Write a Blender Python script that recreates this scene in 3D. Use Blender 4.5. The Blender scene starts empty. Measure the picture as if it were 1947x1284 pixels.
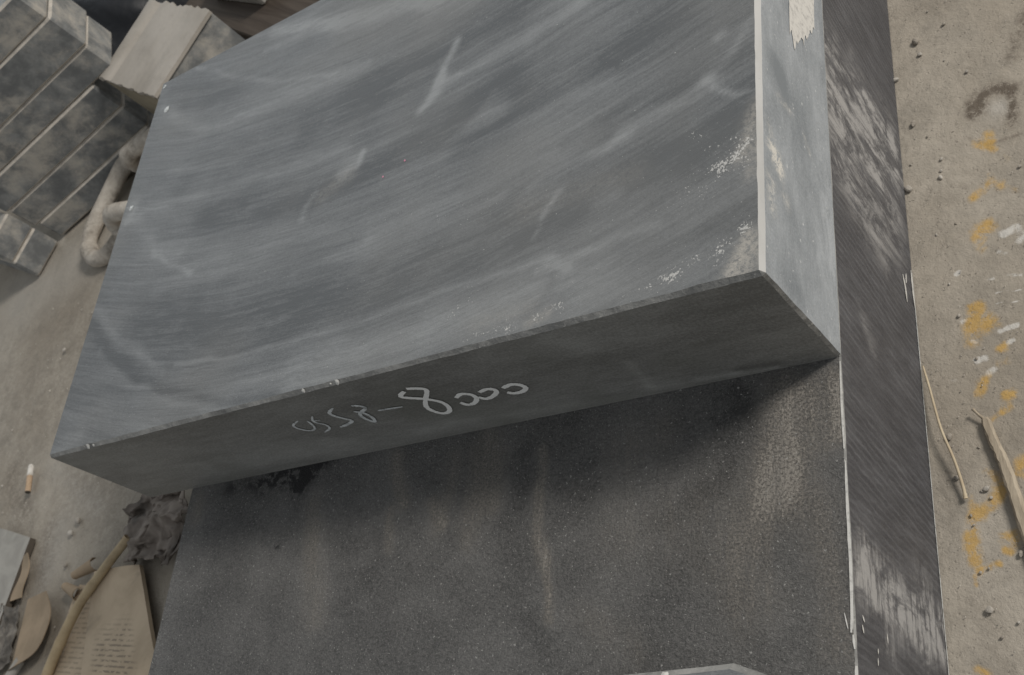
import bpy, math, random
import numpy as np
from mathutils import Vector, Matrix

S = 0.1                      # all lengths below are in decimetres; the scene is in metres
scene = bpy.context.scene
col = scene.collection
rng = np.random.default_rng(11)
random.seed(5)

# ------------------------------------------------------------------ camera
cam_data = bpy.data.cameras.new('camera')
cam = bpy.data.objects.new('camera', cam_data); col.objects.link(cam)
right = Vector((0.805813, 0.090666, -0.585188)); down = Vector((-0.207882, -0.882005, -0.422910)); fwd = Vector((-0.554482, 0.462436, -0.691883))
m3 = Matrix((right, -down, -fwd)).transposed()
cam.matrix_world = Matrix.Translation(Vector((1.9226, -2.8815, 6.8120)) * S) @ m3.to_4x4()
cam_data.sensor_fit = 'HORIZONTAL'; cam_data.sensor_width = 36.0
cam_data.lens = 2085.42 * 36.0 / 1947.0
cam_data.clip_start = 0.01; cam_data.clip_end = 100.0
cam_data.dof.use_dof = True; cam_data.dof.focus_distance = 0.60; cam_data.dof.aperture_fstop = 26.0
scene.camera = cam

# ------------------------------------------------------------------ light: a workshop, soft light from an opening on the right and behind
world = bpy.data.worlds.new('World'); scene.world = world; world.use_nodes = True
bg = world.node_tree.nodes['Background']; bg.inputs[0].default_value = (0.93, 0.97, 1.0, 1); bg.inputs[1].default_value = 0.35

def area(name, loc, target, size, size_y, power, colour):
    l = bpy.data.lights.new(name, 'AREA'); l.shape = 'RECTANGLE'; l.size = size * S; l.size_y = size_y * S
    l.energy = power; l.color = colour
    o = bpy.data.objects.new(name, l); col.objects.link(o); o.location = Vector(loc) * S
    d = (Vector(target) - Vector(loc)); o.rotation_euler = d.to_track_quat('-Z', 'Y').to_euler()
    return o
area('doorway_light', (24, 13, 24), (-1, 1, 1), 7, 8, 98, (1.0, 0.95, 0.88))
area('sheen_light', (-34, 30, 24), (-6, 4, 1), 22, 14, 20, (0.86, 0.94, 1.0))  # unseen cool lamp, added to put a bluish sheen on the top

vs = scene.view_settings
vs.view_transform = 'Standard'; vs.look = 'None'; vs.exposure = 0.0; vs.gamma = 1.0; vs.use_curve_mapping = False

# ------------------------------------------------------------------ marks, in decimetres on their own face (half-width, strength, path)
TOP_TONE = [[0.042,0.3,[[-4.726,0.529],[-4.014,0.432],[-3.411,0.391],[-2.829,0.422],[-2.292,0.448],[-1.677,0.467],[-1.116,0.449],[-0.609,0.467]]],[0.315,0.22,[[-4.06,0.04],[-3.14,0.11],[-2.25,0.18],[-1.46,0.19],[-0.92,0.17]]],[0.147,0.14,[[-3.37,0.24],[-2.7,0.24],[-1.85,0.3],[-1.11,0.31],[-0.45,0.38]]],[0.122,-0.3,[[-6.2,1.26],[-5.78,0.9],[-5.19,0.49],[-4.59,0.24],[-4.01,0.07],[-3.52,0.03]]],[0.073,0.22,[[-6.24,1.43],[-5.57,0.92],[-4.87,0.49]]],[0.072,0.26,[[-5.84,0.88],[-5.25,0.47],[-4.63,0.18],[-3.93,-0.02],[-3.39,-0.06],[-3.02,-0.01]]],[0.039,0.35,[[-5.488,1.756],[-5.118,1.51],[-4.849,1.349]]],[0.124,0.5,[[-6.033,2.421],[-6.031,2.267]]],[0.108,0.18,[[-6.02,2.35],[-5.51,1.8],[-5.09,1.63]]],[0.112,0.25,[[-5.99,3.5],[-5.48,3.11],[-5.13,2.93],[-4.64,2.89],[-4.06,2.87],[-3.23,2.8]]],[0.033,0.25,[[-5.646,3.833],[-5.013,3.428],[-4.382,3.123],[-3.578,2.853]]],[0.132,0.35,[[-4.56,3.77],[-3.66,3.46],[-2.99,3.27],[-2.59,3.14]]],[0.216,0.2,[[-4.27,3.66],[-3.21,3.29],[-2.23,3.05]]],[0.047,0.25,[[-4.639,3.562],[-4.437,3.558]]],[0.067,0.55,[[-2.33,2.569],[-2.414,2.386],[-2.448,2.231],[-2.513,2.092],[-2.563,2.042]]],[0.105,0.35,[[-2.42,2.29],[-2.47,2.15]]],[0.058,0.25,[[-2.454,2.21],[-2.258,2.244]]],[0.108,0.55,[[-3.16,1.79],[-3.27,1.76]]],[0.041,0.5,[[-3.1,1.887],[-3.135,1.758]]],[0.072,0.3,[[-3.541,1.698],[-3.618,1.606],[-3.623,1.476]]],[0.085,0.3,[[-2.37,2.2],[-1.85,2.3],[-1.43,2.39],[-1.22,2.44]]],[0.053,0.22,[[-0.879,1.198],[-0.5,1.276],[-0.205,1.455],[-0.016,1.738]]],[0.042,0.5,[[-0.271,1.655],[-0.231,1.676]]],[0.04,0.22,[[-1.056,1.13],[-0.633,1.197],[-0.367,1.277]]],[0.088,0.4,[[-0.33,1.36],[-0.3,1.34]]],[0.026,0.4,[[-0.285,1.287],[-0.141,1.189],[0.001,1.165]]],[0.042,0.45,[[-1.255,0.914],[-1.348,0.813],[-1.377,0.766]]],[0.128,0.3,[[-1.0,0.75],[-0.91,0.77]]],[0.037,0.3,[[-1.445,0.638],[-1.395,0.716]]],[0.146,0.3,[[-1.9,1.77],[-1.81,1.78]]],[0.108,0.2,[[-2.05,1.74],[-1.9,1.93]]],[0.038,0.35,[[-1.402,0.39],[-1.296,0.449],[-1.189,0.372]]],[0.032,0.3,[[-1.329,0.405],[-1.184,0.399]]],[0.047,0.25,[[-1.543,1.032],[-1.167,1.133],[-0.805,1.15]]],[0.11,0.2,[[-5.59,2.6],[-4.63,2.42],[-3.94,2.39]]],[0.116,0.2,[[-5.84,2.29],[-4.74,2.13],[-3.84,2.02],[-3.26,1.96]]],[0.092,0.18,[[-4.25,1.79],[-3.45,1.83],[-2.53,1.87],[-2.26,1.92]]],[0.09,0.16,[[-3.48,1.52],[-2.67,1.55],[-1.81,1.58],[-1.01,1.63]]],[0.073,0.16,[[-2.87,1.1],[-1.97,1.18],[-1.37,1.25]]],[0.074,0.14,[[-3.57,1.0],[-2.57,1.0],[-1.74,1.02]]],[0.21,0.14,[[-5.93,0.28],[-5.51,0.3],[-4.74,-0.02]]],[0.14,0.2,[[-6.1,0.04],[-5.78,0.12]]],[0.277,-0.3,[[-4.79,1.89],[-3.75,1.7],[-2.99,1.67],[-2.2,1.85],[-1.73,1.99]]],[0.34,-0.22,[[-3.2,2.43],[-2.55,2.55],[-2.07,2.62],[-1.72,2.69]]],[0.256,-0.28,[[-0.02,1.13],[-0.36,0.94],[-0.79,0.88],[-1.51,0.71]]],[0.181,-0.22,[[-0.03,0.38],[-0.35,0.35],[-0.83,0.33]]],[0.358,-0.18,[[-5.26,2.48],[-3.94,2.39],[-3.16,2.46]]],[0.448,-0.24,[[-5.3,1.09],[-4.26,0.65],[-3.49,0.68],[-2.51,0.66],[-1.71,0.74]]],[0.179,-0.2,[[-0.04,1.48],[-0.47,1.36],[-0.99,1.3]]],[0.215,-0.2,[[-2.11,1.57],[-1.61,1.72],[-1.03,1.85],[-0.48,1.97]]],[0.3,-0.16,[[-5.89,3.62],[-5.42,3.36],[-5.03,3.25]]],[0.201,-0.16,[[-0.61,0.64],[-0.14,0.86]]],[0.025,-0.35,[[-1.064,1.833],[-0.944,1.728]]],[0.085,-0.18,[[-1.45,0.12],[-1.31,0.23],[-1.29,0.32]]],[0.198,0.12,[[-5.25,1.32],[-4.0,1.35],[-3.22,1.29]]]]
TOP_DUST = [[0.08,0.5,[[-0.02,1.06],[-0.07,0.9],[-0.13,0.75]]],[0.087,0.4,[[-0.02,0.78],[-0.05,0.62]]],[0.146,0.6,[[-0.03,0.13],[-0.1,0.03]]],[0.067,0.55,[[-0.07,0.22],[-0.18,0.03]]],[0.057,0.35,[[-1.44,0.04],[-1.3,0.09]]],[0.121,0.15,[[-1.83,0.15],[-1.45,0.16]]],[0.14,0.2,[[-3.22,1.75],[-3.46,1.65]]],[0.174,0.12,[[-1.53,0.87],[-0.79,0.88]]]]
TOP_SPARK = [[0.132,0.9,[[-0.4,1.03],[-0.14,0.89],[-0.05,0.82]]],[0.191,0.75,[[-0.14,0.72],[-0.27,0.69]]],[0.235,0.6,[[-0.39,0.63],[-0.14,0.75]]],[0.093,1.2,[[-0.54,0.15],[-0.38,0.2],[-0.2,0.23],[-0.09,0.3]]],[0.142,0.5,[[-0.44,0.06],[-0.15,0.22]]],[0.088,1.1,[[-1.8,0.06],[-1.63,0.1],[-1.5,0.08]]],[0.091,1,[[-1.37,0.07],[-1.2,0.14],[-1.07,0.23]]],[0.123,0.7,[[-2.02,0.3],[-1.86,0.37]]],[0.141,0.35,[[-2.9,1.24],[-1.53,0.95]]],[0.072,0.6,[[-0.82,0.09],[-0.47,0.13]]]]
FRONT_TONE = [[0.316,0.22,[[-5.06,1.74],[-3.38,1.7],[-2.02,1.67],[-1.25,1.66]]],[0.068,0.25,[[-2.942,1.641],[-2.473,1.648],[-1.665,1.6]]],[0.115,0.3,[[-1.14,1.59],[-0.97,1.58]]],[0.058,0.25,[[-1.112,1.947],[-1.132,1.605]]],[0.142,0.22,[[-1.35,2.36],[-1.23,2.22]]],[0.215,-0.2,[[-0.55,2.3],[-0.09,2.31]]],[0.408,-0.1,[[-2.97,2.15],[-1.33,2.12],[-0.3,2.17]]],[0.534,0.12,[[-5.87,2.26],[-5.36,1.92]]],[0.041,0.5,[[-0.637,1.553],[-0.356,1.525]]],[0.055,0.4,[[-0.833,1.568],[-0.598,1.565]]],[0.067,-0.5,[[-0.586,1.59],[-0.353,1.568]]]]  # wide low stroke tints in the bounced light of a bent lower edge
RIGHT_TONE = [[0.135,-0.35,[[1.47,2.29],[1.45,2.22]]],[0.194,-0.25,[[1.48,2.32],[1.35,2.19]]],[0.245,-0.25,[[1.4,1.96],[1.25,1.9]]],[0.17,-0.2,[[0.66,2.29],[0.57,2.16]]],[0.243,0.2,[[1.26,1.66],[0.85,1.58],[0.38,1.54]]],[0.147,0.15,[[0.03,2.2],[0.06,1.63]]],[0.156,-0.15,[[0.13,2.26],[0.05,1.78]]]]
RIGHT_CREAM = [[0.078,1.1,[[0.858,2.358],[0.834,2.298],[0.797,2.259]]],[0.092,0.9,[[0.816,2.326],[0.809,2.272]]],[0.08,0.6,[[0.638,2.387],[0.449,2.37]]],[0.052,0.5,[[0.983,2.392],[0.926,2.361]]],[0.068,0.5,[[0.639,2.214],[0.628,2.187]]],[0.044,0.4,[[1.287,2.275],[1.309,2.116]]],[0.041,0.35,[[1.263,1.911],[1.187,1.825]]]]
LTOP_TONE = [[0.138,-0.2,[[-0.63,-0.21],[-0.66,-0.59],[-0.96,-0.74],[-1.13,-0.84]]],[0.124,-0.3,[[-0.6,-0.08],[-0.5,-0.36]]],[0.142,-0.2,[[-1.93,-1.34],[-1.84,-1.49]]],[0.163,0.15,[[-3.99,-0.51],[-3.84,-0.91],[-3.82,-1.21]]],[0.445,0.1,[[-5.66,-0.97],[-5.5,-0.33]]],[0.13,-0.1,[[-2.12,-0.19],[-2.12,-0.66]]]]
LTOP_DUST = [[0.099,0.5,[[-3.26,-0.09],[-3.26,-0.23],[-3.14,-0.42]]],[0.07,0.3,[[-3.28,-0.44],[-3.21,-0.75]]],[0.156,0.38,[[-2.42,-0.09],[-2.41,-0.33],[-2.4,-0.55]]],[0.064,0.35,[[-2.89,-0.45],[-2.72,-0.66]]],[0.166,0.3,[[-4.03,-0.34],[-3.98,-0.67],[-3.84,-1.03],[-3.82,-1.21]]],[0.057,0.5,[[-2.0,-0.21],[-1.96,-0.68],[-1.92,-0.95]]],[0.046,0.55,[[-1.933,-0.883],[-1.877,-1.15],[-1.843,-1.356]]],[0.253,0.7,[[-0.28,-0.21],[-0.32,-0.52],[-0.38,-0.72]]],[0.278,0.32,[[-0.41,-0.63],[-0.51,-0.92],[-0.63,-1.14],[-0.54,-1.34]]],[0.165,0.25,[[-0.15,-0.81],[-0.11,-1.24],[-0.1,-1.58]]],[0.041,0.7,[[-0.01,-0.07],[-0.03,-0.48]]],[0.119,0.35,[[-0.03,-0.13],[-0.05,-0.47]]],[0.408,0.14,[[-1.3,-0.82],[-0.79,-0.88]]],[0.176,0.14,[[-1.63,-1.35],[-1.27,-1.52]]],[0.221,0.2,[[-1.4,-0.31],[-1.15,-0.28]]],[0.147,0.4,[[-5.42,-0.16],[-5.42,-0.27]]],[0.127,0.22,[[-2.75,-0.17],[-2.77,-0.65]]],[0.12,0.22,[[-2.56,-0.2],[-2.52,-0.79]]]]
LTOP_OIL = [[0.146,1.0,[[-4.45,-0.05],[-4.26,-0.01],[-4.12,0.01]]],[0.113,1.0,[[-4.11,-0.01],[-4.17,-0.13],[-4.29,-0.2]]],[0.066,0.8,[[-4.702,-0.013],[-4.681,-0.192]]],[0.125,0.7,[[-4.58,-0.01],[-3.95,0.0]]],[0.032,1,[[-4.357,-0.588],[-4.348,-0.601]]],[0.144,0.5,[[-5.07,-0.05],[-4.58,-0.03]]]]
LRIGHT_LIGHT = [[0.254,0.8,[[-1.14,1.35],[-1.18,1.05],[-1.2,0.54],[-1.18,-0.04]]],[0.18,0.5,[[-1.24,1.36],[-1.28,0.98],[-1.34,0.4]]],[0.136,0.4,[[-0.99,1.29],[-1.14,1.2]]],[0.292,0.6,[[-1.08,0.33],[-1.15,-0.05]]],[0.397,0.8,[[2.22,1.43],[2.11,1.22],[2.2,0.82],[2.32,0.28]]],[0.342,0.7,[[1.97,1.42],[1.85,1.16],[1.84,0.78],[1.74,0.39]]],[0.493,0.55,[[1.63,1.41],[1.49,1.12],[1.49,0.44]]],[0.433,0.8,[[2.15,0.52],[2.25,0.24]]],[0.215,0.5,[[2.49,1.49],[2.34,1.28],[2.38,0.79]]],[0.29,0.35,[[1.37,1.31],[1.19,0.6]]],[0.149,0.35,[[2.64,0.956],[2.413,0.688]]],[0.109,0.3,[[0.462,1.096],[0.36,0.938],[0.304,0.903]]],[0.17,0.35,[[-1.51,1.03],[-1.6,0.97]]],[0.098,0.6,[[-1.481,1.024],[-1.5,0.989]]]]
FLOOR_YELLOW = [[0.055,1,[[0.6,2.37],[0.61,2.32]]],[0.05,0.7,[[0.511,2.315],[0.627,2.215]]],[0.042,0.4,[[0.691,2.153],[0.72,2.097]]],[0.07,0.7,[[0.6,1.98],[0.66,1.91]]],[0.064,0.6,[[0.49,1.9],[0.55,1.92]]],[0.045,0.6,[[0.457,1.85],[0.472,1.858]]],[0.043,0.5,[[0.736,1.843],[0.748,1.826]]],[0.094,1,[[0.47,1.54],[0.54,1.59]]],[0.049,0.5,[[0.46,1.43],[0.48,1.41]]],[0.057,0.9,[[0.36,0.97],[0.4,0.98]]],[0.099,1,[[0.35,0.84],[0.42,0.89],[0.46,0.83]]],[0.055,0.7,[[0.33,0.71],[0.38,0.72]]],[0.054,0.9,[[0.52,0.65],[0.55,0.66]]],[0.053,0.5,[[0.5,0.54],[0.56,0.54]]],[0.055,0.9,[[0.33,0.37],[0.35,0.41]]],[0.037,0.7,[[0.39,0.445],[0.426,0.475]]],[0.051,1,[[0.5,0.32],[0.55,0.33]]],[0.051,0.8,[[0.48,0.22],[0.52,0.23]]],[0.036,0.6,[[0.41,0.181],[0.427,0.185]]],[0.072,1,[[0.54,-0.16],[0.57,-0.14]]],[0.064,0.6,[[0.35,-0.2],[0.38,-0.24]]],[0.076,0.8,[[0.39,-0.33],[0.35,-0.39]]],[0.067,1,[[0.22,-0.48],[0.27,-0.46]]],[0.068,1.2,[[0.21,-0.58],[0.2,-0.66],[0.21,-0.73]]],[0.032,1,[[0.223,-0.817],[0.248,-0.807]]],[0.032,1,[[0.298,-0.792],[0.342,-0.777]]],[0.024,0.8,[[0.189,-0.853],[0.196,-0.902]]],[0.05,0.9,[[0.39,-0.61],[0.46,-0.6],[0.47,-0.65]]],[0.038,0.9,[[0.398,-0.695],[0.427,-0.708]]],[0.043,0.9,[[0.15,-1.4],[0.2,-1.42]]],[0.038,0.6,[[0.213,-0.356],[0.222,-0.425]]],[0.033,0.6,[[0.491,-0.223],[0.534,-0.246]]]]
FLOOR_WHITE = [[0.085,0.9,[[0.63,1.49],[0.71,1.52]]],[0.057,0.7,[[0.71,1.4],[0.76,1.45]]],[0.038,0.6,[[0.58,1.363],[0.618,1.335]]],[0.042,0.8,[[0.278,1.273],[0.297,1.289]]],[0.033,0.8,[[0.492,1.171],[0.526,1.17]]],[0.032,0.7,[[0.617,1.178],[0.698,1.163]]],[0.016,0.9,[[0.52,1.053],[0.604,1.059],[0.706,1.04]]],[0.012,0.7,[[0.522,0.98],[0.61,0.973],[0.696,0.954]]],[0.035,1,[[0.522,0.769],[0.573,0.788],[0.64,0.803]]],[0.041,0.9,[[0.293,0.881],[0.314,0.884]]],[0.029,0.8,[[0.352,0.723],[0.371,0.711]]],[0.05,1,[[0.36,0.58],[0.42,0.59]]],[0.049,1,[[0.42,0.48],[0.47,0.51]]],[0.038,0.8,[[0.561,0.675],[0.612,0.701]]],[0.031,0.5,[[0.143,0.477],[0.211,0.475]]],[0.014,0.8,[[0.278,1.015],[0.293,0.986]]]]
FLOOR_DARK = [[0.094,1.5,[[0.53,2.57],[0.57,2.68],[0.63,2.74],[0.72,2.72]]],[0.073,1.4,[[0.73,2.7],[0.8,2.69],[0.8,2.58],[0.76,2.44]]],[0.067,1.0,[[0.77,2.72],[0.85,2.7]]],[0.105,0.8,[[0.84,3.01],[0.9,3.19],[0.97,3.36]]],[0.028,0.7,[[0.479,2.365],[0.582,2.297],[0.69,2.303],[0.794,2.29]]],[0.042,0.5,[[0.508,2.655],[0.532,2.523]]],[0.014,0.5,[[0.55,3.168],[0.583,3.034]]],[0.169,0.25,[[0.05,3.82],[0.45,3.7]]],[0.034,0.4,[[0.372,2.016],[0.44,1.969]]],[0.037,0.35,[[0.416,2.092],[0.507,2.092]]],[0.13,0.3,[[0.13,0.19],[0.13,-0.17],[0.07,-0.51]]],[0.181,0.25,[[0.18,-1.01],[0.29,-1.33]]],[1.628,0.3,[[-11.95,2.38],[-10.97,2.66],[-10.59,3.35]]],[1.333,0.2,[[-12.64,3.41],[-11.58,3.92]]],[0.917,0.4,[[-10.0,1.33],[-8.94,0.79],[-8.5,0.2]]],[0.185,0.4,[[-11.16,1.15],[-10.78,0.86]]],[0.378,0.5,[[-11.63,1.58],[-11.09,0.8]]],[0.315,0.5,[[-10.36,0.71],[-10.18,-0.07]]]]  # broad left strokes: brownish stain, with the blocks' shade painted in as well
FLOOR_PALE = [[0.117,0.7,[[0.65,2.55],[0.7,2.55]]],[1.009,0.6,[[-13.03,4.64],[-12.12,4.76],[-11.41,4.91]]],[0.352,0.4,[[-10.68,1.57],[-9.47,0.86]]],[0.493,0.5,[[-10.13,0.69],[-10.15,0.18]]]]
DIGITS_BOLD = [[[-2.556,2.24],[-2.499,2.219],[-2.447,2.184],[-2.472,2.135],[-2.555,2.051],[-2.615,1.968],[-2.618,1.896],[-2.581,1.839],[-2.521,1.846],[-2.479,1.906],[-2.475,1.987],[-2.534,2.064],[-2.604,2.112],[-2.661,2.155],[-2.65,2.187],[-2.591,2.219]],[[-2.346,1.993],[-2.279,2.026],[-2.223,1.992],[-2.226,1.932],[-2.28,1.884],[-2.337,1.88],[-2.361,1.929]],[[-2.155,1.996],[-2.083,2.014],[-2.041,1.989],[-2.055,1.949],[-2.12,1.91],[-2.175,1.906],[-2.199,1.947]],[[-1.98,1.982],[-1.901,2.004],[-1.85,1.972],[-1.845,1.924],[-1.894,1.893],[-1.955,1.895],[-1.987,1.925]]]
DIGITS_FAINT = [[[-2.966,2.057],[-2.896,2.054],[-2.761,2.04]],[[-3.082,2.195],[-3.027,2.167],[-3.02,2.124],[-3.094,2.086],[-3.131,2.053],[-3.137,1.985],[-3.114,1.927],[-3.079,1.988],[-3.077,2.049],[-3.094,2.089],[-3.129,2.122]],[[-3.225,2.223],[-3.307,2.174],[-3.311,2.123],[-3.279,2.06],[-3.253,2.007],[-3.327,1.974],[-3.408,1.961]],[[-3.465,2.18],[-3.514,2.127],[-3.515,2.082],[-3.482,2.036],[-3.498,1.976],[-3.583,1.939]],[[-3.524,2.116],[-3.455,2.116]],[[-3.621,2.166],[-3.709,2.125],[-3.722,2.069],[-3.672,2.006],[-3.603,2.016],[-3.565,2.089],[-3.555,2.142]]]

# ------------------------------------------------------------------ node helpers
class NT:
    def __init__(s, name):
        s.m = bpy.data.materials.new(name); s.m.use_nodes = True; s.t = s.m.node_tree
        s.b = s.t.nodes['Principled BSDF']
        tc = s.t.nodes.new('ShaderNodeTexCoord'); mp = s.t.nodes.new('ShaderNodeMapping')
        mp.inputs['Scale'].default_value = (10, 10, 10)
        s.t.links.new(tc.outputs['Object'], mp.inputs[0]); s.co = mp.outputs[0]
    def put(s, sock, v):
        if isinstance(v, bpy.types.NodeSocket): s.t.links.new(v, sock)
        elif isinstance(v, (tuple, list)) and sock.type == 'RGBA' and len(v) == 3: sock.default_value = (*v, 1)
        else: sock.default_value = v
    def map(s, scale=(1, 1, 1), rot=(0, 0, 0), src=None):
        n = s.t.nodes.new('ShaderNodeMapping'); s.put(n.inputs[0], src or s.co)
        n.inputs['Scale'].default_value = scale; n.inputs['Rotation'].default_value = rot; return n.outputs[0]
    def noise(s, scale, detail=4, rough=.55, dist=0, vec=None):
        n = s.t.nodes.new('ShaderNodeTexNoise'); s.put(n.inputs['Vector'], vec or s.co)
        n.inputs['Scale'].default_value = scale; n.inputs['Detail'].default_value = detail
        n.inputs['Roughness'].default_value = rough; n.inputs['Distortion'].default_value = dist; return n.outputs[0]
    def voro(s, scale, vec=None, feature='F1'):
        n = s.t.nodes.new('ShaderNodeTexVoronoi'); n.feature = feature; s.put(n.inputs['Vector'], vec or s.co)
        n.inputs['Scale'].default_value = scale; return n.outputs['Distance']
    def math(s, op, a, b=0.0, clamp=False):
        n = s.t.nodes.new('ShaderNodeMath'); n.operation = op; n.use_clamp = clamp
        s.put(n.inputs[0], a); s.put(n.inputs[1], b); return n.outputs[0]
    def rng(s, v, a, b, c=0.0, d=1.0):
        n = s.t.nodes.new('ShaderNodeMapRange'); n.clamp = True; n.interpolation_type = 'SMOOTHSTEP'
        for i, q in enumerate((v, a, b, c, d)): s.put(n.inputs[i], q)
        return n.outputs[0]
    def mix(s, f, a, b):
        n = s.t.nodes.new('ShaderNodeMix'); n.data_type = 'RGBA'; s.put(n.inputs[0], f); s.put(n.inputs[6], a); s.put(n.inputs[7], b); return n.outputs[2]
    def attr(s, name):
        n = s.t.nodes.new('ShaderNodeAttribute'); n.attribute_name = name; return n.outputs['Fac']
    def bump(s, h, strength, dist):
        n = s.t.nodes.new('ShaderNodeBump'); s.put(n.inputs['Height'], h); n.inputs['Strength'].default_value = strength
        n.inputs['Distance'].default_value = dist * S; s.t.links.new(n.outputs[0], s.b.inputs['Normal'])
    def out(s, colour, rough=.6, spec=.4, metal=0.0):
        s.put(s.b.inputs['Base Color'], colour); s.put(s.b.inputs['Roughness'], rough)
        s.put(s.b.inputs['Specular IOR Level'], spec); s.put(s.b.inputs['Metallic'], metal); return s.m

def sum_(n, *parts):
    r = parts[0]
    for q in parts[1:]: r = n.math('ADD', r, q)
    return r

M = {}
# honed top of the upper block: fine brushed streaks, scuffs, dust, bright flecks
n = NT('honed_stone_top')
sx = n.t.nodes.new('ShaderNodeSeparateXYZ'); n.put(sx.inputs[0], n.co)
xo = n.math('ADD', sx.outputs[0], n.math('MULTIPLY', n.noise(.5, 2, .5), .5)); yo = n.math('ADD', sx.outputs[1], n.math('MULTIPLY', n.noise(.7, 3, .5), .14))
cw = n.t.nodes.new('ShaderNodeCombineXYZ'); n.put(cw.inputs[0], xo); n.put(cw.inputs[1], n.math('SUBTRACT', yo, n.math('MULTIPLY', n.math('POWER', n.math('ABSOLUTE', n.math('ADD', sx.outputs[0], .13)), 2.0), .055))); n.put(cw.inputs[2], sx.outputs[2])
W = cw.outputs[0]                                   # the strokes of the grinder are wide arcs
st = n.noise(1.7, 8, .68, .1, n.map((.16, 1.6, 1), (0, 0, 0), W))
st2 = n.noise(6.5, 7, .72, .1, n.map((.07, 1.4, 1), (0, 0, 0), W))
st3 = n.noise(26, 5, .78, .05, n.map((.045, 1.0, 1), (0, 0, 0), W))
bl = n.noise(1.1, 7, .65, .3)
grain = n.noise(70, 3, .8); fine = n.noise(30, 4, .8)
sc = n.rng(n.noise(17, 3, .6, .1, n.map((.03, 1.1, 1), (0, 0, -.06), W)), .62, .69)
sc2 = n.rng(n.noise(13, 3, .6, .1, n.map((.05, 1.1, 1), (0, 0, .35))), .68, .73)
am = n.math('MULTIPLY', n.attr('tone'), n.rng(n.noise(11, 8, .78, .3, n.map((.2, 1, 1), (0, 0, 0), W)), .34, .62, .5, 1.7))
tone = sum_(n, n.math('MULTIPLY', n.rng(st, .3, .7), .22), n.math('MULTIPLY', n.rng(st2, .32, .68), .19), n.math('MULTIPLY', n.rng(bl, .3, .7), .18), n.math('MULTIPLY', n.rng(st3, .34, .66), .22),
            n.math('MULTIPLY', n.rng(fine, .3, .7), .16), n.math('MULTIPLY', n.rng(grain, .3, .7), .22), n.math('MULTIPLY', sc, .16), n.math('MULTIPLY', sc2, .10), am, -.27)
c = n.mix(n.math('MAXIMUM', n.math('MINIMUM', tone, 1.3), 0), (.100, .106, .111), (.285, .295, .300))
c = n.mix(n.math('MULTIPLY', n.rng(n.noise(.6, 3, .5), .45, .65), .28), c, (.19, .186, .176))
c = n.mix(n.math('MULTIPLY', n.attr('dust'), n.rng(n.noise(34, 5, .8), .36, .58, .15, 1.2), True), c, (.42, .395, .355))
sp = n.rng(sum_(n, n.noise(62, 2, .7), n.math('MULTIPLY', n.math('MULTIPLY', n.attr('spark'), n.rng(n.noise(9, 4, .7), .38, .66, 0, 1.1)), .19)), .70, .79, 0, .75)
sp2 = n.math('MULTIPLY', n.rng(n.noise(55, 1, .5), .77, .80), .6)
c = n.mix(n.math('MAXIMUM', sp, sp2), c, (.62, .61, .585))
n.bump(sum_(n, n.math('MULTIPLY', fine, .6), n.math('MULTIPLY', grain, .5), st3, n.math('MULTIPLY', sp, 1.5)), .28, .02)
M['top'] = n.out(c, n.rng(st, .2, .8, .44, .6), .45)

# dark stone of the front face
n = NT('dark_stone_front')
a = n.noise(2.2, 6, .65, .5, n.map((.3, 1, 1.1), (0, .12, 0))); b = n.noise(20, 4, .7, 0, n.map((.4, 1, 1)))
tone = sum_(n, n.math('MULTIPLY', n.rng(a, .3, .7), .35), n.math('MULTIPLY', b, .5), n.attr('tone'), -.15)
tone = sum_(n, tone, n.math('MULTIPLY', n.rng(n.noise(55, 4, .8), .32, .68), .42), -.16)
c = n.mix(n.math('MAXIMUM', tone, 0), (.145, .141, .130), (.36, .355, .335))
c = n.mix(n.math('MULTIPLY', n.rng(n.noise(1.4, 4), .5, .7), .35), c, (.15, .152, .128))
c = n.mix(n.rng(n.noise(40, 2, .5, 0, n.map((.5, 1, 1.4))), .70, .74, 0, .5), c, (.36, .34, .30))
n.bump(b, .35, .02)
M['front'] = n.out(c, .6, .35)

# sawn pale right face
n = NT('pale_sawn_stone')
a = n.noise(3, 6, .65, .4, n.map((1, .35, 1))); b = n.noise(24, 4, .7, 0, n.map((1, .4, 1))); d = n.noise(1.1, 3)
a2 = n.noise(7, 8, .75, .5, n.map((1, .5, 1)))
tone = sum_(n, n.math('MULTIPLY', n.rng(a, .3, .7), .32), n.math('MULTIPLY', n.rng(a2, .35, .65), .26), n.math('MULTIPLY', n.rng(n.noise(60, 4, .8), .3, .7), .34), n.math('MULTIPLY', n.rng(d, .3, .7), .15), n.math('MULTIPLY', n.attr('tone'), n.rng(a2, .3, .6, .4, 1.6)), -.16)
c = n.mix(n.math('MAXIMUM', tone, 0), (.225, .25, .275), (.53, .565, .60))
c = n.mix(n.math('MULTIPLY', n.attr('cream'), n.rng(n.noise(26, 7, .85, .4), .42, .58, 0, 1.1), True), c, (.74, .72, .67))
c = n.mix(n.rng(n.noise(26, 2, .5), .69, .74, 0, .7), c, (.70, .72, .72))
n.bump(b, .2, .015)
M['right'] = n.out(c, .5, .45, .15)

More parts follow.
